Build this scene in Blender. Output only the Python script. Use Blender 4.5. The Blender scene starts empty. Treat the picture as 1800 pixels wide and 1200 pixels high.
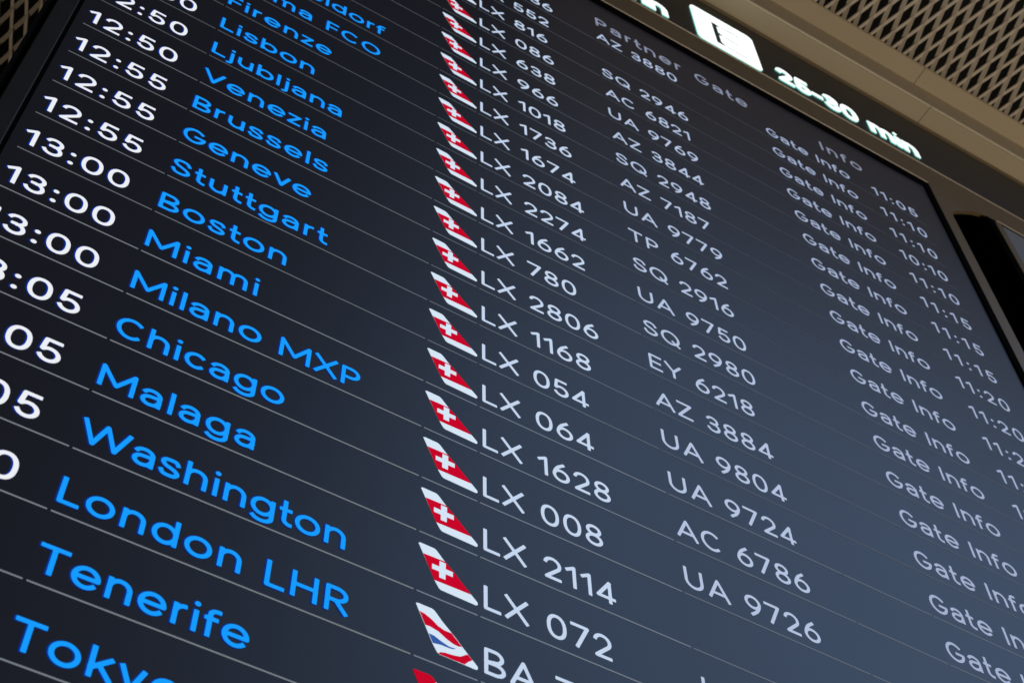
import bpy, bmesh, math, random
from mathutils import Matrix, Vector
random.seed(7)
S = 0.0336                      # one table row of the board, in metres
SC = bpy.context.scene
COL = SC.collection

# ------------------------------------------------------------------ camera
cam_d = bpy.data.cameras.new("camera")
cam = bpy.data.objects.new("camera", cam_d)
COL.objects.link(cam)
cam.matrix_world = Matrix((
    (0.85957789, -0.41207722, -0.30218905, -0.04521575),
    (-0.51061336, -0.71577853, -0.47637704, -0.36291582),
    (-0.0199963, 0.56378494, -0.82567953, -0.4618173),
    (0, 0, 0, 1)))
cam_d.sensor_width = 36.0
cam_d.lens = 54.06
cam_d.clip_start = 0.01
cam_d.clip_end = 200
cam_d.dof.use_dof = True
cam_d.dof.focus_distance = 0.72
cam_d.dof.aperture_fstop = 36.0
SC.camera = cam

# ------------------------------------------------------------------ world, lamps, exposure
w = bpy.data.worlds.new("World")
SC.world = w
w.use_nodes = True
w.node_tree.nodes["Background"].inputs[0].default_value = (1.0, 0.85, 0.68, 1)
w.node_tree.nodes["Background"].inputs[1].default_value = 0.012


def area(name, loc, target, size, power, color):
    d = bpy.data.lights.new(name, 'AREA')
    d.shape = 'DISK'
    d.size = size
    d.energy = power
    d.color = color
    o = bpy.data.objects.new(name, d)
    o.location = loc
    o.rotation_euler = (Vector(target) - Vector(loc)).to_track_quat('-Z', 'Y').to_euler()
    COL.objects.link(o)
    return o


# warm light of the hall coming up from the bright floor, and an added cool lamp mirrored as the screen's glow
area("hall_light", (1.45, -1.15, -1.35), (0.8, 0, 0.9), 1.0, 29.0, (1.0, 0.875, 0.70))
area("screen_glow_fill", (2.15, -1.62, 2.1), (0.5, 0, 0.0), 2.8, 40.0, (0.345, 0.575, 1.0))  # added, unseen: its rough reflection stands for the screen's viewing-angle glow
area("rear_mesh_fill", (-1.3, 1.1, -0.9), (-0.15, 0.3, 0.95), 0.6, 7.0, (1.0, 0.86, 0.66))  # added unseen lamp behind the board, brightens the left mesh panel

SC.view_settings.view_transform = 'Standard'
SC.view_settings.look = 'None'
SC.view_settings.exposure = 0
SC.view_settings.gamma = 1


# ------------------------------------------------------------------ materials
def mat(name, base=(0.1, 0.1, 0.1), rough=0.5, metal=0.0, emit=None, strength=1.0, noise=None, bump=0.0, ior=1.5):
    m = bpy.data.materials.new(name)
    m.use_nodes = True
    nt = m.node_tree
    p = nt.nodes["Principled BSDF"]
    p.inputs["Base Color"].default_value = (*base, 1)
    p.inputs["Roughness"].default_value = rough
    p.inputs["Metallic"].default_value = metal
    p.inputs["IOR"].default_value = ior
    if emit:
        p.inputs["Emission Color"].default_value = (*emit, 1)
        p.inputs["Emission Strength"].default_value = strength
    if noise:
        amt, scale = noise
        tc = nt.nodes.new("ShaderNodeTexCoord")
        n = nt.nodes.new("ShaderNodeTexNoise")
        n.inputs["Scale"].default_value = scale
        n.inputs["Detail"].default_value = 6
        nt.links.new(tc.outputs["Object"], n.inputs["Vector"])
        r = nt.nodes.new("ShaderNodeMapRange")
        r.inputs["To Min"].default_value = rough * (1 - amt)
        r.inputs["To Max"].default_value = rough * (1 + amt)
        nt.links.new(n.outputs["Fac"], r.inputs["Value"])
        nt.links.new(r.outputs["Result"], p.inputs["Roughness"])
        mx = nt.nodes.new("ShaderNodeMix")
        mx.data_type = 'RGBA'
        mx.inputs["A"].default_value = (*[c * (1 - amt * .5) for c in base], 1)
        mx.inputs["B"].default_value = (*[c * (1 + amt * .5) for c in base], 1)
        nt.links.new(n.outputs["Fac"], mx.inputs["Factor"])
        nt.links.new(mx.outputs["Result"], p.inputs["Base Color"])
        if bump:
            b = nt.nodes.new("ShaderNodeBump")
            b.inputs["Strength"].default_value = bump
            b.inputs["Distance"].default_value = 0.001
            nt.links.new(n.outputs["Fac"], b.inputs["Height"])
            nt.links.new(b.outputs["Normal"], p.inputs["Normal"])
    return m


def glow(name, col, strength=1.0):
    return mat(name, (0.0, 0.0, 0.0), 0.6, 0, col, strength, ior=1.0)


M = dict(
    screen=mat("lcd_glass", (0.004, 0.004, 0.005), 0.42, 0, (0.0052, 0.0050, 0.0075), 1.0, noise=(0.06, 6)),
    screen2=mat("lcd_glass_grey", (0.01, 0.01, 0.012), 0.36, 0, (0.035, 0.042, 0.055), 1.0),
    black=mat("black_plastic", (0.003, 0.003, 0.003), 0.9, noise=(0.2, 60), ior=1.05),
    bezel=mat("brown_painted_steel", (0.135, 0.094, 0.047), 0.45, 0.2, noise=(0.18, 30), bump=0.04),
    frame=mat("shaded_frame_brown", (0.017, 0.015, 0.012), 0.55, 0.0, noise=(0.15, 40)),  # same brown frame, with the unlit left side's shade in its colour
    rim=mat("brown_edge_highlight", (0.34, 0.28, 0.22), 0.4, 0.3, noise=(0.2, 60)),  # lighter brown: highlight along the panel edges put into the colour
    edge=mat("trim_edge_glint", (0.55, 0.46, 0.33), 0.45, 0.2),  # glint on the trim's convex edge, painted as a lighter colour
    trim=mat("beige_painted_metal", (0.38, 0.31, 0.21), 0.55, 0.0, noise=(0.10, 18), bump=0.03),
    mesh=mat("beige_expanded_metal", (0.56, 0.48, 0.39), 0.5, 0.0, noise=(0.2, 80)),
    void=mat("dark_void", (0.006, 0.005, 0.004), 0.9, noise=(0.3, 10)),
    signglass=mat("smoked_sign_glass", (0.018, 0.015, 0.012), 0.55, 0.0, noise=(0.12, 25)),
    signink=mat("sign_black_film", (0.01, 0.02, 0.018), 0.6, 0.0, (0.004, 0.012, 0.011), 1.0),
    led=glow("led_white", (0.92, 1.0, 0.97), 1.35),
    ledside=glow("led_edge", (0.25, 0.75, 0.62), 1.0),
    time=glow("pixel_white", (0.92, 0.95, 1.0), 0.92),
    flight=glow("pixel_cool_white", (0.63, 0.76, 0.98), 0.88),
    partner=glow("pixel_cool_white_wide", (0.55, 0.66, 0.90), 0.82),  # this and the next: viewing-angle dimming put into the pixel colour
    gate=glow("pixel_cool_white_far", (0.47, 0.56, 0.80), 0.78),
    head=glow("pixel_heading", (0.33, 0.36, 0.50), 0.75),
    dest=glow("pixel_blue", (0.008, 0.325, 1.0), 1.0),
    fringe=glow("subpixel_blue", (0.003, 0.035, 0.33), 0.8),
    line=glow("pixel_grey", (0.19, 0.215, 0.24), 1.0),
    line2=glow("pixel_grey_mid", (0.17, 0.20, 0.25), 1.0),  # this and the next: fainter rightward, falloff with viewing angle set in colour
    line3=glow("pixel_grey_far", (0.13, 0.155, 0.20), 1.0),
    red=glow("pixel_red", (0.56, 0.002, 0.022), 1.0),
    white=glow("pixel_tail_white", (0.70, 0.83, 0.97), 0.95),
    blue=glow("pixel_tail_blue", (0.035, 0.10, 0.38), 1.0),
)


# ------------------------------------------------------------------ objects
def tag(o, label=None, cat=None, group=None, kind=None):
    if label:
        o['label'] = label
    if cat:
        o['category'] = cat
    if group:
        o['group'] = group
    if kind:
        o['kind'] = kind
    return o


def empty(name, loc, label, cat, group=None):
    o = bpy.data.objects.new(name, None)
    o.empty_display_size = 0.02
    o.location = loc
    COL.objects.link(o)
    return tag(o, label, cat, group)


def link(name, me, parent=None, loc=(0, 0, 0)):
    o = bpy.data.objects.new(name, me)
    o.location = loc
    COL.objects.link(o)
    if parent:
        o.parent = parent
    return o


def from_bm(name, bm, mats, parent=None, loc=(0, 0, 0)):
    me = bpy.data.meshes.new(name)
    bm.normal_update()
    bm.to_mesh(me)
    bm.free()
    for m in (mats if isinstance(mats, (list, tuple)) else [mats]):
        me.materials.append(m)
    return link(name, me, parent, loc)


def box(bm, x0, x1, y0, y1, z0, z1, mi=0):
    vs = [bm.verts.new(p) for p in ((x0, y0, z0), (x1, y0, z0), (x1, y1, z0), (x0, y1, z0),
                                    (x0, y0, z1), (x1, y0, z1), (x1, y1, z1), (x0, y1, z1))]
    for f in ((3, 2, 1, 0), (4, 5, 6, 7), (0, 1, 5, 4), (1, 2, 6, 5), (2, 3, 7, 6), (3, 0, 4, 7)):
        bm.faces.new([vs[i] for i in f]).material_index = mi


def bev(bm, width, seg=2):
    bmesh.ops.bevel(bm, geom=list(bm.edges), offset=width, segments=seg, affect='EDGES', profile=0.6)


LEAN = 0.026                     # the upper housing hangs a little out of level with the picture on the screen


def lean(o, zmin=20.2 * S):
    """shear the part of a mesh above zmin by the housing's lean (world space)"""
    p = Vector((0, 0, 0))
    q = o
    while q:
        p += q.location
        q = q.parent
    for v in o.data.vertices:
        if v.co.z + p.z > zmin:
            v.co.z += LEAN * (v.co.x + p.x - 17.5 * S)
    return o


# ------------------------------------------------------------------ a stroke alphabet (cap height = 1)
H = 0.066


def ell(cx, cy, rx, ry, a0, a1, n=22, e=2.0):
    out = []
    for i in range(n + 1):
        a = math.radians(a0 + (a1 - a0) * i / n)
        c, s = math.cos(a), math.sin(a)
        out.append((cx + rx * math.copysign(abs(c) ** (2 / e), c), cy + ry * math.copysign(abs(s) ** (2 / e), s)))
    return out


def spline(ps, n=6):
    q = [ps[0]] + list(ps) + [ps[-1]]
    out = []
    for i in range(1, len(q) - 2):
        p0, p1, p2, p3 = q[i - 1:i + 3]
        for k in range(n):
            t = k / n
            out.append(tuple(0.5 * (2 * p1[d] + (p2[d] - p0[d]) * t + (2 * p0[d] - 5 * p1[d] + 4 * p2[d] - p3[d]) * t * t
                                    + (3 * p1[d] - p0[d] - 3 * p2[d] + p3[d]) * t ** 3) for d in (0, 1)))
    out.append(ps[-1])
    return out


def flip(w, strokes):
    return [[(w - x, 1 - y) for x, y in s] for s in strokes]


# width, left bearing kind, right bearing kind: s = stem, o = round, d = diagonal
WID = {'0': (.69, 'oo'), '1': (.40, 'ds'), '2': (.65, 'oo'), '3': (.65, 'oo'), '4': (.74, 'dd'), '5': (.65, 'oo'),
       '6': (.68, 'oo'), '7': (.68, 'dd'), '8': (.67, 'oo'), '9': (.68, 'oo'), ':': (.18, 'ss'), '-': (.50, 'dd'),
       'A': (.90, 'dd'), 'B': (.70, 'so'), 'C': (.86, 'oo'), 'D': (.82, 'so'), 'E': (.64, 'sd'), 'F': (.61, 'sd'),
       'G': (.88, 'oo'), 'H': (.79, 'ss'), 'I': (.14, 'ss'), 'K': (.74, 'sd'), 'L': (.60, 'sd'), 'M': (1.08, 'ss'),
       'N': (.8, 'ss'), 'O': (.94, 'oo'), 'P': (.67, 'so'), 'Q': (.94, 'oo'), 'R': (.71, 'sd'), 'S': (.70, 'oo'),
       'T': (.80, 'dd'), 'U': (.77, 'ss'), 'V': (.88, 'dd'), 'W': (1.42, 'dd'), 'X': (.82, 'dd'), 'Y': (.84, 'dd'),
       'Z': (.74, 'dd'), 'a': (.63, 'os'), 'b': (.73, 'so'), 'c': (.69, 'oo'), 'd': (.73, 'os'), 'e': (.75, 'oo'),
       'f': (.42, 'dd'), 'g': (.73, 'os'), 'h': (.66, 'ss'), 'i': (.15, 'ss'), 'j': (.26, 'ds'), 'k': (.63, 'sd'),
       'l': (.14, 'ss'), 'm': (1.04, 'ss'), 'n': (.66, 'ss'), 'o': (.78, 'oo'), 'p': (.73, 'so'), 'r': (.40, 'sd'),
       's': (.61, 'oo'), 't': (.42, 'dd'), 'u': (.66, 'ss'), 'ü': (.66, 'ss'), 'v': (.68, 'dd'), 'w': (.98, 'dd'), 'x': (.64, 'dd'), 'y': (.68, 'dd'),
       'z': (.58, 'dd'), ' ': (.44, '  ')}
BEAR = {'s': .085, 'o': .055, 'd': .030, ' ': 0}


def strokes(c, h):
    w = WID[c][0]
    l, r, b, t, m = h, w - h, h, 1 - h, w / 2
    X = .765 - h                      # centre line of the x height
    rx = (r - l) / 2
    dots = []
    E = ell
    if c == '0':
        s = [E(m, .5, rx, .5 - h, 0, 360, 44, 2.25)]
    elif c == '1':
        s = [[(l, .76), (r, t), (r, b)]]
    elif c == '2':
        R = rx * .98
        s = [E(m, t - R, rx, R, 168, -38, 24) + [(l + .02, b), (r, b)]]
    elif c == '3':
        s = [E(m - .01, .725, rx * .90, .275 - h, 158, -78, 22), E(m, .305, rx, .305 - h, 88, -162, 24), [(m - .10, .535), (m + .02, .535)]]
    elif c == '4':
        sx = w * .70
        s = [[(sx, t), (l, .25), (r, .25)], [(sx, t), (sx, b)]]
    elif c == '5':
        s = [[(r - .04, t), (l + .085, t), (l + .035, .50)] + E(m - .005, .325, rx, .325 - h, 140, -156, 26)]
    elif c in '69':
        s = [E(m, .33, rx, .33 - h, 0, 360, 36), spline([(l, .34), (l + .035, .50), (w * .34, .74), (w * .66, t + .01)])]
        if c == '9':
            s = flip(w, s)
    elif c == '7':
        s = [[(l, t), (r, t), (w * .33, b)]]
    elif c == '8':
        s = [E(m, .738, rx * .86, .262 - h, 0, 360, 34), E(m, .287, rx, .287 - h, 0, 360, 36)]
    elif c == ':':
        s = []
        dots = [(m, .09, .09), (m, .62, .09)]
    elif c == '-':
        s = [[(l, .42), (r, .42)]]
    elif c == 'A':
        s = [[(l, b), (m, t), (r, b)], [(w * .24, .32), (w * .76, .32)]]
    elif c == 'B':
        s = [[(l, b), (l, t), (w * .5, t)] + E(w * .5, .73, r - .05 - w * .5, .27 - h, 90, -90, 14) + [(l, .46)],
             [(l, .46), (w * .5, .46)] + E(w * .52, .263, r - w * .52, .263 - h, 90, -90, 14) + [(l, b)]]
    elif c == 'C':
        s = [E(m + .02, .5, rx + .02, .5 - h, 48, 312, 34)]
    elif c == 'D':
        s = [[(l, b), (l, t), (w * .40, t)] + E(w * .40, .5, r - w * .40, .5 - h, 90, -90, 24) + [(l, b)]]
    elif c == 'E':
        s = [[(r, t), (l, t), (l, b), (r, b)], [(l, .5), (r - .05, .5)]]
    elif c == 'F':
        s = [[(r, t), (l, t), (l, b)], [(l, .48), (r - .05, .48)]]
    elif c == 'G':
        s = [E(m, .5, rx, .5 - h, 45, 355, 36) + [(r, .46), (w * .56, .46)]]
    elif c == 'H':
        s = [[(l, b), (l, t)], [(r, b), (r, t)], [(l, .5), (r, .5)]]
    elif c in 'Il':
        s = [[(m, b), (m, t)]]
    elif c == 'K':
        s = [[(l, b), (l, t)], [(r - .03, t), (l, .42)], [(w * .40, .58), (r, b)]]
    elif c == 'L':
        s = [[(l, t), (l, b), (r, b)]]
    elif c == 'M':
        s = [[(l, b), (l, t), (m, .22), (r, t), (r, b)]]
    elif c == 'N':
        s = [[(l, b), (l, t), (r, b), (r, t)]]
    elif c in 'OQ':
        s = [E(m, .5, rx, .5 - h, 0, 360, 44)]
        if c == 'Q':
            s.append([(w * .60, .30), (r, b - .03)])
    elif c == 'P':
        s = [[(l, b), (l, t), (w * .48, t)] + E(w * .48, .69, r - w * .48, .31 - h, 90, -90, 16) + [(l, .38 + h)]]
    elif c == 'R':
        s = [[(l, b), (l, t), (w * .48, t)] + E(w * .48, .70, r - .02 - w * .48, .30 - h, 90, -90, 16) + [(l, .40 + h)], [(w * .48, .44), (r, b)]]
    elif c == 'S':
        s = [spline([(r - .02, .745), (w * .74, .89), (m, t), (w * .24, .885), (l + .02, .74), (w * .27, .59), (m, .515),
                     (w * .75, .42), (r, .27), (w * .76, .115), (m, b), (w * .23, .11), (l, .27)])]
    elif c == 'T':
        s = [[(l, t), (r, t)], [(m, t), (m, b)]]
    elif c == 'U':
        s = [[(l, t), (l, .38)] + E(m, .38, rx, .38 - h, 180, 360, 24) + [(r, t)]]
    elif c == 'V':
        s = [[(l, t), (m, b), (r, t)]]
    elif c == 'W':
        s = [[(l, t), (w * .28, b), (m, t), (w * .72, b), (r, t)]]
    elif c == 'X':
        s = [[(l, t), (r, b)], [(r, t), (l, b)]]
    elif c == 'Y':
        s = [[(l, t), (m, .46), (r, t)], [(m, .46), (m, b)]]
    elif c == 'Z':
        s = [[(l, t), (r, t), (l, b), (r, b)]]
    elif c == 'a':
        s = [E(m, X - .20, rx, .20, 158, 0, 18) + [(r, b)],
             [(r, .44), (w * .5, .43)] + E(w * .47, .245, w * .47 - l, .245 - h + .005, 90, 270, 16) + spline([(w * .47, b), (w * .72, .105), (r, .26)])]
    elif c in 'bdpq':
        R = X - b
        s = [E(m, b + R / 2, rx, R / 2, 0, 360, 36)]
        if c == 'b':
            s.append([(l, b), (l, t)])
        elif c == 'd':
            s.append([(r, b), (r, t)])
        else:
            s.append([(l, X), (l, -.22)])
    elif c == 'c':
        s = [E(m + .02, (X + b) / 2, rx + .02, (X - b) / 2, 48, 312, 30)]
    elif c == 'e':
        cy = (X + b) / 2
        s = [[(l, cy), (r, cy)] + E(m, cy, rx, (X - b) / 2, 0, 318, 34)]
    elif c == 'f':
        s = [[(w * .40, b), (w * .40, .78)] + E(w * .40 + .20, .78, .20, t - .78, 180, 80, 10), [(l, .64), (r, .64)]]
    elif c == 'g':
        R = X - b - .02
        s = [E(m, b + .02 + R / 2, rx, R / 2, 0, 360, 36), [(r, X), (r, .02)] + E(m, .02, rx, .20, 0, -152, 20)]
    elif c == 'h':
        s = [[(l, b), (l, t)], E(m, X - rx, rx, rx, 180, 0, 22) + [(r, b)]]
    elif c == 'i':
        s = [[(m, b), (m, X)]]
        dots = [(m, .96, .085)]
    elif c == 'j':
        x = w - .075
        s = [[(x, X), (x, -.05)] + E(x - .15, -.05, .15, .13, 0, -85, 8)]
        dots = [(x, .96, .085)]
    elif c == 'k':
        s = [[(l, b), (l, t)], [(r - .03, X), (l, .30)], [(w * .42, .44), (r, b)]]
    elif c == 'm':
        q = (r - l) / 4
        s = [[(l, b), (l, X)], E(l + q, X - q, q, q, 180, 0, 18) + [(m, b)], E(m + q, X - q, q, q, 180, 0, 18) + [(r, b)]]
    elif c == 'n':
        s = [[(l, b), (l, X)], E(m, X - rx, rx, rx, 180, 0, 22) + [(r, b)]]
    elif c == 'o':
        s = [E(m, (X + b) / 2, rx, (X - b) / 2, 0, 360, 40)]
    elif c == 'r':
        s = [[(l, b), (l, X)], E(r - .02, X - .26, r - .02 - l, .26, 180, 90, 10)]
    elif c == 's':
        k = X + h
        s = [spline([(r - .02, k * .75), (w * .74, k * .885), (m, X), (w * .24, k * .88), (l + .015, k * .735), (w * .28, k * .58), (m, k * .51),
                     (w * .75, k * .415), (r, k * .27), (w * .76, k * .125), (m, b), (w * .23, k * .125), (l, k * .27)])]
    elif c == 't':
        x = w * .42
        s = [[(x, .96), (x, .24)] + E(x + .19, .24, .19, .24 - b, 180, 275, 10), [(l, .64), (r, .64)]]
    elif c in 'uü':
        s = [[(r, b), (r, X)], [(l, X), (l, b + rx)] + E(m, b + rx, rx, rx, 180, 360, 22)]
        if c == 'ü':
            dots = [(w * .28, .95, .08), (w * .72, .95, .08)]
    elif c == 'v':
        s = [[(l, X), (m, b), (r, X)]]
    elif c == 'w':
        s = [[(l, X), (w * .28, b), (m, X), (w * .72, b), (r, X)]]
    elif c == 'x':
        s = [[(l, X), (r, b)], [(r, X), (l, b)]]
    elif c == 'y':
        s = [[(l, X), (m, b)], [(r, X), (w * .40, -.13), (w * .18, -.16)]]
    elif c == 'z':
        s = [[(l, X), (r, X), (l, b), (r, b)]]
    else:
        s = []
    return s, dots


CACHE = {}
STEP = 0.024


def glyph(c, h, grow=0.0):
    """filled outline of one character: marching squares over the distance to its strokes"""
    key = (c, h, grow)
    if key in CACHE:
        return CACHE[key]
    st, dots = strokes(c, h)
    hh = h + grow
    segs = []
    for s in st:
        closed = math.hypot(s[0][0] - s[-1][0], s[0][1] - s[-1][1]) < 1e-6
        s = list(s)
        if not closed:                      # flat stroke ends, carried out almost to the round end's reach
            for a_, b_ in ((0, 1), (-1, -2)):
                dx, dy = s[a_][0] - s[b_][0], s[a_][1] - s[b_][1]
                ln = math.hypot(dx, dy) or 1
                s[a_] = (s[a_][0] + dx / ln * h * .80, s[a_][1] + dy / ln * h * .80)
        for i, (p, q) in enumerate(zip(s, s[1:])):
            segs.append((*p, q[0] - p[0], q[1] - p[1], (not closed) and i == 0, (not closed) and i == len(s) - 2))
    xs = [p[0] for s in st for p in s] + [d[0] for d in dots]
    ys = [p[1] for s in st for p in s] + [d[1] for d in dots]
    if not xs:
        CACHE[key] = ([], [])
        return CACHE[key]
    pad = hh + max([d[2] for d in dots] + [0]) + STEP * 1.5
    x0, y0 = min(xs) - pad, min(ys) - pad
    nx = int((max(xs) + pad - x0) / STEP) + 2
    ny = int((max(ys) + pad - y0) / STEP) + 2
    BIG = 9.0
    F = [[BIG] * ny for _ in range(nx)]
    reach = hh + 2 * STEP
    for (px, py, dx, dy, open0, open1) in segs:
        L2 = dx * dx + dy * dy + 1e-12
        i0 = max(0, int((min(px, px + dx) - reach - x0) / STEP))
        i1 = min(nx - 1, int((max(px, px + dx) + reach - x0) / STEP) + 1)
        j0 = max(0, int((min(py, py + dy) - reach - y0) / STEP))
        j1 = min(ny - 1, int((max(py, py + dy) + reach - y0) / STEP) + 1)
        for i in range(i0, i1 + 1):
            ax = x0 + i * STEP - px
            col = F[i]
            for j in range(j0, j1 + 1):
                ay = y0 + j * STEP - py
                k = (ax * dx + ay * dy) / L2
                ka = k
                k = 0 if k < 0 else 1 if k > 1 else k
                d = math.hypot(ax - k * dx, ay - k * dy) - hh
                if (open0 and ka < 0) or (open1 and ka > 1):
                    L = math.sqrt(L2)
                    d = max(abs(ax * dy - ay * dx) / L - hh, (-ka if ka < 0 else ka - 1) * L - grow)
                elif open0 or open1:
                    L = math.sqrt(L2)
                    if open0:
                        d = max(d, -ka * L - grow)
                    if open1:
                        d = max(d, (ka - 1) * L - grow)
                if d < col[j]:
                    col[j] = d
    for (px, py, R) in dots:
        for i in range(nx):
            for j in range(ny):
                d = math.hypot(x0 + i * STEP - px, y0 + j * STEP - py) - R - grow
                if d < F[i][j]:
                    F[i][j] = d
    V, idx, faces = [], {}, []

    def corner(i, j):
        k = (i, j)
        if k not in idx:
            idx[k] = len(V)
            V.append((x0 + i * STEP, y0 + j * STEP))
        return idx[k]

    def cross(a, b_):
        k = (a, b_) if a < b_ else (b_, a)
        if k not in idx:
            a, b_ = k
            fa, fb = F[a[0]][a[1]], F[b_[0]][b_[1]]
            tt = min(.97, max(.03, fa / (fa - fb)))
            idx[k] = len(V)
            V.append((x0 + (a[0] + (b_[0] - a[0]) * tt) * STEP, y0 + (a[1] + (b_[1] - a[1]) * tt) * STEP))
        return idx[k]

    for i in range(nx - 1):
        for j in range(ny - 1):
            cs = [(i, j), (i + 1, j), (i + 1, j + 1), (i, j + 1)]
            ins = [F[a][b_] < 0 for a, b_ in cs]
            if not any(ins):
                continue
            poly = []
            for k in range(4):
                if ins[k]:
                    poly.append(corner(*cs[k]))
                if ins[k] != ins[(k + 1) % 4]:
                    poly.append(cross(cs[k], cs[(k + 1) % 4]))
            if len(poly) > 2:
                faces.append(poly)
    CACHE[key] = (V, faces)
    return CACHE[key]


def layout(text, track):
    """x of every character, and the total width (cap = 1)"""
    x, out, prev = 0.0, [], None
    for c in text:
        w_, k = WID[c]
        if prev is not None:
            x += BEAR[prev] + BEAR[k[0]] + track
        out.append((c, x))
        x += w_
        prev = k[1]
    return out, x


def lettering(name, text, x0, base, cap, m, parent, track=0.03, h=H, fringe=None, y=-0.00016, loc=(0, 0, 0), extrude=0.0, mside=None, width=None):
    """lettering in the plane of the screen; x0, base, cap in table rows (base counts upwards)"""
    if width:
        n = len(text) - 1
        track = (width / cap - layout(text, 0)[1]) / n
    V, Fc, MI = [], [], []
    lay = layout(text, track)[0]

    def put(grow, dx, dy, yy, mi):
        for c, x in lay:
            gv, gf = glyph(c, h, grow)
            o = len(V)
            for a, b_ in gv:
                V.append(((x0 + (x + a + dx) * cap) * S, yy, (base + (b_ + dy) * cap) * S))
            for f in gf:
                Fc.append([o + i for i in f])
                MI.append(mi)
    put(0, 0, 0, y, 0)
    if fringe:
        put(fringe[1], fringe[2], fringe[3], y + 0.00006, 1)
    me = bpy.data.meshes.new(name)
    me.from_pydata(V, [], Fc)
    me.materials.append(m)
    if fringe:
        me.materials.append(fringe[0])
    if mside:
        me.materials.append(mside)
    me.polygons.foreach_set("material_index", MI)
    if extrude:
        bm = bmesh.new()
        bm.from_mesh(me)
        ed = [e for e in bm.edges if e.is_boundary]
        r_ = bmesh.ops.extrude_edge_only(bm, edges=ed)
        for g in r_['geom']:
            if isinstance(g, bmesh.types.BMVert):
                g.co.y += extrude
            if isinstance(g, bmesh.types.BMFace):
                g.material_index = 1
        bm.to_mesh(me)
        bm.free()
    me.update()
    return link(name, me, parent, loc)


def poly(bm, pts, y, mi):
    f = bm.faces.new([bm.verts.new((x * S, y, -z * S)) for x, z in pts])
    f.material_index = mi
    f.normal_update()
    if f.normal.y > 0:
        f.normal_flip()


def smooth(pts, n=3):
    q = [pts[-1]] + list(pts) + [pts[0], pts[1]]
    out = []
    for i in range(1, len(q) - 2):
        p0, p1, p2, p3 = q[i - 1:i + 3]
        for k in range(n):
            t = k / n
            out.append(tuple(0.5 * (2 * p1[d] + (p2[d] - p0[d]) * t + (2 * p0[d] - 5 * p1[d] + 4 * p2[d] - p3[d]) * t * t
                                    + (3 * p1[d] - p0[d] - 3 * p2[d] + p3[d]) * t ** 3) for d in (0, 1)))
    return out


# ------------------------------------------------------------------ the setting behind everything
bm = bmesh.new()
box(bm, -0.072, 2.6, 0.16, 0.20, -1.6, 1.6)
tag(from_bm("back_wall", bm, M['void']), "dark wall behind the displays", None, None, 'structure')
bm = bmesh.new()
box(bm, -1.2, 2.6, -0.42, 1.2, 1.12, 1.16)
tag(from_bm("ceiling", bm, M['void']), "dark void above the mesh ceiling", None, None, 'structure')


# ------------------------------------------------------------------ expanded metal
def expanded(name, nx, ny, px, ly, bw, bt, tilt, m, parent, rag=.03):
    """diamond mesh in the local XY plane: px = short pitch along X, ly = long pitch along Y"""
    bm_ = bmesh.new()
    for j in range(ny):
        off = 0.5 * (j % 2)
        for i in range(nx):
            a = Vector(((i + off) * px, j * ly / 2, 0))
            for sgn in (1, -1):
                b_ = a + Vector((sgn * px / 2, ly / 2, 0))
                d = (b_ - a).normalized()
                side = d.cross(Vector((0, 0, 1)))
                ang = tilt * sgn * (0.55 if sgn > 0 else 0.80)
                u = side * math.cos(ang) + Vector((0, 0, 1)) * math.sin(ang)
                v = d.cross(u)
                a2, b2 = a - d * bw * .35, b_ + d * bw * .35
                jit = Vector((random.uniform(-1, 1), random.uniform(-1, 1), random.uniform(-1, 1))) * px * rag
                vs = []
                for p in (a2 + jit, b2 - jit):
                    for su, sv in ((-1, -1), (1, -1), (1, 1), (-1, 1)):
                        vs.append(bm_.verts.new(p + u * bw / 2 * su + v * bt / 2 * sv))
                for f in ((0, 1, 2, 3), (7, 6, 5, 4), (0, 4, 5, 1), (1, 5, 6, 2), (2, 6, 7, 3), (3, 7, 4, 0)):
                    bm_.faces.new([vs[k] for k in f])
    bmesh.ops.recalc_face_normals(bm_, faces=bm_.faces)
    return from_bm(name, bm_, m, parent)


px, ly = 0.0142, 0.0430
ceil = expanded("mesh_ceiling_panel", 128, 18, px, ly, 0.0046, 0.0009, 0.85, M['mesh'], None)
ceil.location = (0.30, -0.024, 0.973)
ceil.scale = (1, -1, 1)
lean(ceil)
tag(ceil, "beige expanded metal ceiling panel with diamond openings above the trim", "ceiling panel")
rear = expanded("mesh_ceiling_panel", 40, 32, px, ly, 0.0046, 0.0009, 0.85, M['mesh'], None, 0.06)
rear.location = (-0.62, 0.78, 0.973)
rear.scale = (1, -1, 1)
tag(rear, "dim out of focus expanded metal panel past the left edge of the departure board", "ceiling panel")

# ------------------------------------------------------------------ ceiling trim: a stepped beige profile in two lengths
PROFILE = [(0.06, 0.8935), (-0.0196, 0.8935), (-0.0206, 0.8929), (-0.0216, 0.8930), (-0.0222, 0.8940), (-0.0172, 0.9540), (-0.0356, 0.9545), (-0.0364, 0.9558),
           (-0.0364, 0.9590), (-0.026, 0.9610), (-0.010, 0.9670), (0.06, 0.9670)]


def trim(x0, x1, label):
    bm_ = bmesh.new()
    a = [bm_.verts.new((x0, y, z)) for y, z in PROFILE]
    b_ = [bm_.verts.new((x1, y, z)) for y, z in PROFILE]
    n = len(PROFILE)
    for i in range(n):
        bm_.faces.new((a[i], a[(i + 1) % n], b_[(i + 1) % n], b_[i])).material_index = 1 if 1 <= i <= 3 else 0
    bm_.faces.new(a[::-1])
    bm_.faces.new(b_)
    bmesh.ops.recalc_face_normals(bm_, faces=bm_.faces)
    return tag(lean(from_bm("ceiling_trim", bm_, [M['trim'], M['edge']])), label, "trim", "stepped beige ceiling trim")


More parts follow.
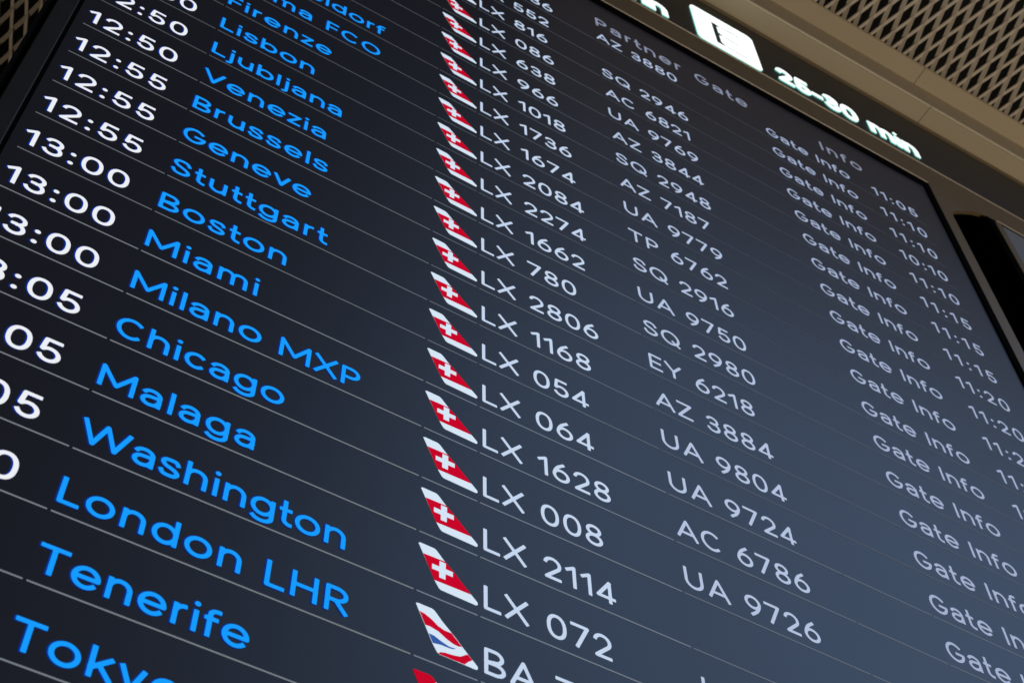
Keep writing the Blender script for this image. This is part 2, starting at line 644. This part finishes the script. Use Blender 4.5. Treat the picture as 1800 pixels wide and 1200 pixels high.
SEAM = 0.664
trim(-0.3, SEAM - 0.0003, "long stepped beige metal trim above the lit sign, left of its joint")
trim(SEAM + 0.0003, 2.4, "stepped beige metal trim running off the right edge, right of its joint")

# ------------------------------------------------------------------ surround of the displays
sur = empty("display_surround", (0.3, 0, 0.75), "brown metal surround above and between the two displays", "surround")
IS = Vector((-0.3, 0, -0.75))
bm = bmesh.new()
sheet = [(-2.336, 23.22), (68.0, 23.22), (68.0, 21.93), (20.60, 21.93), (20.45, 21.90), (20.15, 21.72), (19.80, 21.45), (19.45, 21.14), (19.22, 20.90), (19.10, 20.62),
         (19.10, -18.0), (18.68, -18.0), (18.68, 21.93), (-2.336, 21.93)]
poly(bm, [(x, -z) for x, z in sheet], -0.0010, 0)
ex = bmesh.ops.extrude_face_region(bm, geom=list(bm.faces))
for g in ex['geom']:
    if isinstance(g, bmesh.types.BMVert):
        g.co.y += 0.004
bmesh.ops.recalc_face_normals(bm, faces=bm.faces)
lean(from_bm("sheet_panel", bm, M['bezel'], sur, IS))
bm = bmesh.new()
box(bm, -0.0785, 2.3, -0.0016, 0.004, 23.225 * S, 23.275 * S)
bev(bm, 0.0004)
lean(from_bm("edge_strip", bm, M['rim'], sur, IS))
for xa, xb in ((-2.3, 18.66), (21.05, 41.5)):
    bm = bmesh.new()
    box(bm, xa * S, xb * S, -0.0022, 0.004, 21.935 * S, 21.985 * S)
    bev(bm, 0.0004)
    lean(from_bm("edge_strip", bm, M['rim'], sur, IS))
# ------------------------------------------------------------------ lit sign above the board
sign = empty("waiting_time_sign", (0.45, 0, 0.83), "long dark sign strip with a lit letter E badge and 25-30 min in white", "sign")
IG = Vector((-0.45, 0, -0.83))
bm = bmesh.new()
box(bm, -0.3, 2.3, 0.000, 0.05, 23.24 * S, 26.45 * S)
bev(bm, 0.0008)
lean(from_bm("sign_panel", bm, M['signglass'], sign, IG))
bm = bmesh.new()
box(bm, -0.3, 2.3, -0.0022, 0.01, 26.455 * S, 26.515 * S)
lean(from_bm("top_rim", bm, M['bezel'], sign, IG))
lean(lettering("minutes_text", "min", 9.03, 23.48, 0.90, M['led'], sign, h=.112, y=-0.0011, loc=IG, extrude=0.0010, mside=M['ledside'], width=1.56))
lean(lettering("minutes_text", "25-30 min", 14.12, 23.62, 0.86, M['led'], sign, h=.112, y=-0.0011, loc=IG, extrude=0.0010, mside=M['ledside'], width=4.86))
# badge
bm = bmesh.new()
cor = []
for cx, cz, a0 in ((13.36, -23.59, 0), (11.71, -23.59, 90), (11.71, -25.41, 180), (13.36, -25.41, 270)):
    for i in range(8):
        an = math.radians(a0 + 90 * i / 7)
        cor.append((cx + .21 * math.cos(an), cz + .21 * math.sin(an)))
poly(bm, cor, -0.0012, 0)
ex = bmesh.ops.extrude_edge_only(bm, edges=list(bm.edges))
for g in ex['geom']:
    if isinstance(g, bmesh.types.BMVert):
        g.co.y += 0.0011
    if isinstance(g, bmesh.types.BMFace):
        g.material_index = 1
badge = lean(from_bm("gate_badge", bm, [M['led'], M['ledside']], sign, IG))
bm = bmesh.new()
yy = -0.0014
poly(bm, [(12.13, -25.06), (12.27, -25.06), (12.29, -25.05), (12.44, -25.02), (12.29, -24.92), (12.29, -24.52), (12.46, -24.40),
          (12.29, -24.34), (12.29, -23.90), (12.44, -23.72), (12.13, -23.72)], yy, 0)
for z0, z1, x1 in ((-25.06, -25.01, 13.05), (-24.42, -24.37, 12.95), (-23.77, -23.72, 13.10)):
    poly(bm, [(12.47, z0), (x1, z0), (x1, z1), (12.47, z1)], yy, 0)
lean(from_bm("badge_letter", bm, M['signink'], badge))

# ------------------------------------------------------------------ the departure board
board = empty("departure_board", (0.275, 0, 0), "large portrait departure board with white times, blue city names and flight numbers", "departure board")
IB = Vector((-0.275, 0, 0))
XL, XR, ZT, ZB = -2.0, 18.45, 21.62, -14.7
bm = bmesh.new()
box(bm, XL * S, XR * S, 0.0, 0.012, ZB * S, ZT * S)
lean(from_bm("screen_panel", bm, M['screen'], board, IB))
bm = bmesh.new()                       # black inner edge
box(bm, (XL - .055) * S, XL * S, -0.0016, 0.014, ZB * S, ZT * S)
box(bm, XR * S, 18.675 * S, -0.0016, 0.014, ZB * S, ZT * S)
box(bm, (XL - .055) * S, 18.675 * S, -0.0016, 0.014, ZT * S, 21.92 * S)
lean(from_bm("inner_edge", bm, M['black'], board, IB))
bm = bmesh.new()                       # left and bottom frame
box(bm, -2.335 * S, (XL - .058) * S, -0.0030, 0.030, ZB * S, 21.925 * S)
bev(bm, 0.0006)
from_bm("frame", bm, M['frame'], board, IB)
bm = bmesh.new()
box(bm, -2.39 * S, -2.34 * S, 0.004, 0.034, ZB * S, 21.9 * S)
from_bm("shadow_gap", bm, M['black'], board, IB)
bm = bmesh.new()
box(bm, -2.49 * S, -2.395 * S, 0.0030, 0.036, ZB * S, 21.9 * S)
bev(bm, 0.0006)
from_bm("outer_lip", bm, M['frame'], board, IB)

FR_B = (M['fringe'], 0.010, -0.040, -0.012)
for txt, x0, wd in (("Partner", 8.13, 2.44), ("Gate", 10.96, 1.56), ("Info", 14.76, 1.30)):
    lean(lettering("column_heading", txt, x0, 20.20, 0.47, M['head'], board, h=.070, loc=IB, width=wd), 19.9 * S)

GAPS = [-1.89, 0.0, 4.095, 4.927, 8.024, 11.152, 12.863, 15.96, 17.75]
bm = bmesh.new()
for a, b_ in zip(GAPS, GAPS[1:]):
    g = 0.020
    poly(bm, [(a + g, -.010), (b_ - g, -.010), (b_ - g, .011), (a + g, .011)], -0.0001, min(2, len(bm.faces) // 2))
line_mes = []
for dim in (1.0, 0.72, 0.5):  # upper rows dimmed: the screen's viewing-angle falloff put into emission
    me = bpy.data.meshes.new("row_line")
    bm.to_mesh(me)
    for k in ('line', 'line2', 'line3'):
        m2 = M[k].copy()
        m2.node_tree.nodes["Principled BSDF"].inputs["Emission Strength"].default_value = dim
        me.materials.append(m2)
    line_mes.append(me)
bm.free()

# tail emblem, drawn in the row below its own line origin: (x, rows below the line above)
TAIL = [(4.112, .205), (4.140, .190), (4.322, .192), (4.352, .208), (4.380, .239), (4.454, .326), (4.600, .468), (4.772, .656), (4.907, .795),
        (4.912, .830), (4.892, .852), (4.425, .840), (4.395, .818), (4.341, .724), (4.180, .360)]


def tail_cross():
    b2 = bmesh.new()
    poly(b2, TAIL, -0.00010, 0)
    poly(b2, [(4.182, .352), (4.476, .344), (4.600, .468), (4.822, .712), (4.337, .721), (4.180, .360)], -0.00014, 1)
    c, a, t_ = (4.438, .508), .138, .042
    poly(b2, [(c[0] + u, c[1] + v) for u, v in ((-t_, -a), (t_, -a), (t_, -t_), (a, -t_), (a, t_), (t_, t_), (t_, a), (-t_, a), (-t_, t_), (-a, t_), (-a, -t_), (-t_, -t_))], -0.00018, 0)
    return b2


def tail_ribbon():
    b2 = bmesh.new()
    poly(b2, TAIL, -0.00010, 0)
    d = lambda ps: [(x, z - 1) for x, z in ps]
    poly(b2, d([(4.160, 1.306), (4.227, 1.317), (4.315, 1.359), (4.403, 1.425), (4.480, 1.452), (4.575, 1.452), (4.640, 1.523), (4.709, 1.596), (4.66, 1.612), (4.600, 1.606),
                (4.514, 1.572), (4.405, 1.505), (4.296, 1.480), (4.239, 1.486)]), -0.00014, 1)
    poly(b2, d([(4.286, 1.590), (4.353, 1.594), (4.455, 1.640), (4.548, 1.668), (4.632, 1.660), (4.600, 1.682), (4.548, 1.692), (4.441, 1.692), (4.342, 1.712)]), -0.00014, 2)
    poly(b2, d([(4.412, 1.832), (4.440, 1.800), (4.500, 1.782), (4.582, 1.775), (4.689, 1.750), (4.764, 1.685), (4.786, 1.676), (4.842, 1.733), (4.790, 1.780), (4.742, 1.842), (4.60, 1.842), (4.43, 1.838)]), -0.00014, 1)
    return b2


def tail_red():
    b2 = bmesh.new()
    poly(b2, TAIL, -0.00010, 1)
    poly(b2, [(4.40, .262), (4.44, .312), (4.60, .47), (4.62, .49), (4.45, .46), (4.36, .36), (4.37, .30)], -0.00014, 0)
    return b2


logos = {}
for nm, fn in (("cross", tail_cross), ("ribbon", tail_ribbon), ("red", tail_red)):
    b2 = fn()
    me = bpy.data.meshes.new("airline_logo")
    b2.to_mesh(me)
    b2.free()
    for k in ('white', 'red', 'blue'):
        me.materials.append(M[k])
    logos[nm] = me

T = {-13: "12:45", -12: "12:45", -11: "12:50", -10: "12:50", -9: "12:50", -8: "12:50", -7: "12:55", -6: "12:55", -5: "12:55", -4: "13:00", -3: "13:00", -2: "13:00", -1: "13:05", 0: "13:05", 1: "13:05", 2: "13:10"}
D = {-13: "Düsseldorf", -12: "Roma FCO", -11: "Firenze", -10: "Lisbon", -9: "Ljubljana", -8: "Venezia", -7: "Brussels", -6: "Geneve", -5: "Stuttgart",
     -4: "Boston", -3: "Miami", -2: "Milano MXP", -1: "Chicago", 0: "Malaga", 1: "Washington", 2: "London LHR", 3: "Tenerife", 4: "Tokyo"}
DW = {-2: 3.13, 0: 1.91, 1: 3.16, 2: 3.27, -5: 2.40, 3: 2.235, -1: 2.17, -4: 1.865, -6: 2.04, -7: 2.23, -8: 2.11, -9: 2.31, -10: 1.715, -11: 1.95, -12: 2.85, -13: 2.88, -3: 1.565}
F = {-19: "LX 1186", -18: "LX 552", -17: "LX 816", -16: "LX 086", -15: "LX 638", -14: "LX 966", -13: "LX 1018", -12: "LX 1736", -11: "LX 1674", -10: "LX 2084", -9: "LX 2274",
     -8: "LX 1662", -7: "LX 780", -6: "LX 2806", -5: "LX 1168", -4: "LX 054", -3: "LX 064", -2: "LX 1628", -1: "LX 008", 0: "LX 2114", 1: "LX 072", 2: "BA 713"}
P = {-19: "AZ 3880", -17: "SQ 2946", -16: "AC 6821", -15: "UA 9769", -14: "AZ 3844", -13: "SQ 2948", -12: "AZ 7187", -11: "UA 9779", -10: "TP 6762", -9: "SQ 2916",
     -8: "UA 9750", -7: "SQ 2980", -6: "EY 6218", -5: "AZ 3884", -4: "UA 9804", -3: "UA 9724", -2: "AC 6786", -1: "UA 9726", 1: "UA"}
G = {-19: "11:05", -18: "11:10", -17: "11:10", -16: "10:10", -15: "11:10", -14: "11:15", -13: "11:15", -12: "11:15", -11: "11:20", -10: "11:20", -9: "11:25", -8: "11:25", -7: "11:25"}
BASE, CAP = 0.150, 0.398
for k in range(-19, 5):
    row = link("flight_row", line_mes[0 if k > -4 else 1 if k > -9 else 2], board, IB + Vector((0, 0, -k * S)))
    if k in T:
        lettering("departure_time", T[k], -1.86, BASE, 0.418, M['time'], row, h=.068, fringe=FR_B, width=1.445)
    if k in D:
        lettering("destination_name", D[k], 0.035, BASE, CAP, M['dest'], row, h=.070, fringe=(M['fringe'], 0.018, -0.030, -0.010), track=.040, width=DW.get(k))
    if k in F:
        kind = "red" if k == 3 else "ribbon" if k == 2 else "cross"
    lg = {2: "ribbon", 3: "red"}.get(k, "cross")
    if k <= 3:
        lo = link("airline_logo", logos[lg], row, (0, 0, S))
        if lg != "cross":
            lo['label'] = "tail emblem with wavy red and blue ribbons" if lg == "ribbon" else "plain red tail emblem"
    if k in F:
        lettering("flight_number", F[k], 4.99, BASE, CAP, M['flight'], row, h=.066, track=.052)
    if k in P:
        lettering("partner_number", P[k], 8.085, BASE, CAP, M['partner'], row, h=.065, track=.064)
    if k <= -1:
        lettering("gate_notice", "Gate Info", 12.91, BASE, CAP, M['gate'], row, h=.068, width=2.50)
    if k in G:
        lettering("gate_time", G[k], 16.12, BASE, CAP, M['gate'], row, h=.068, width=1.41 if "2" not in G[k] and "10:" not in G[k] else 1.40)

# ------------------------------------------------------------------ the second display at the right edge
d2 = empty("display_monitor", (0.9, 0, 0), "black framed grey display at the right edge beside the departure board", "display")
I2 = Vector((-0.9, 0, 0))
bm = bmesh.new()
box(bm, 20.61 * S, 41.4 * S, -0.0030, 0.085, -0.6, 21.90 * S)
bev(bm, 0.0010)
from_bm("casing", bm, M['black'], d2, I2)
bm = bmesh.new()
box(bm, 20.80 * S, 21.02 * S, -0.0046, 0.0, -0.58, 21.70 * S)
bev(bm, 0.0005)
from_bm("inner_edge", bm, M['bezel'], d2, I2)
bm = bmesh.new()
box(bm, 21.08 * S, 41.0 * S, -0.0040, 0.0, -0.58, 21.66 * S)
from_bm("screen_panel", bm, M['screen2'], d2, I2)
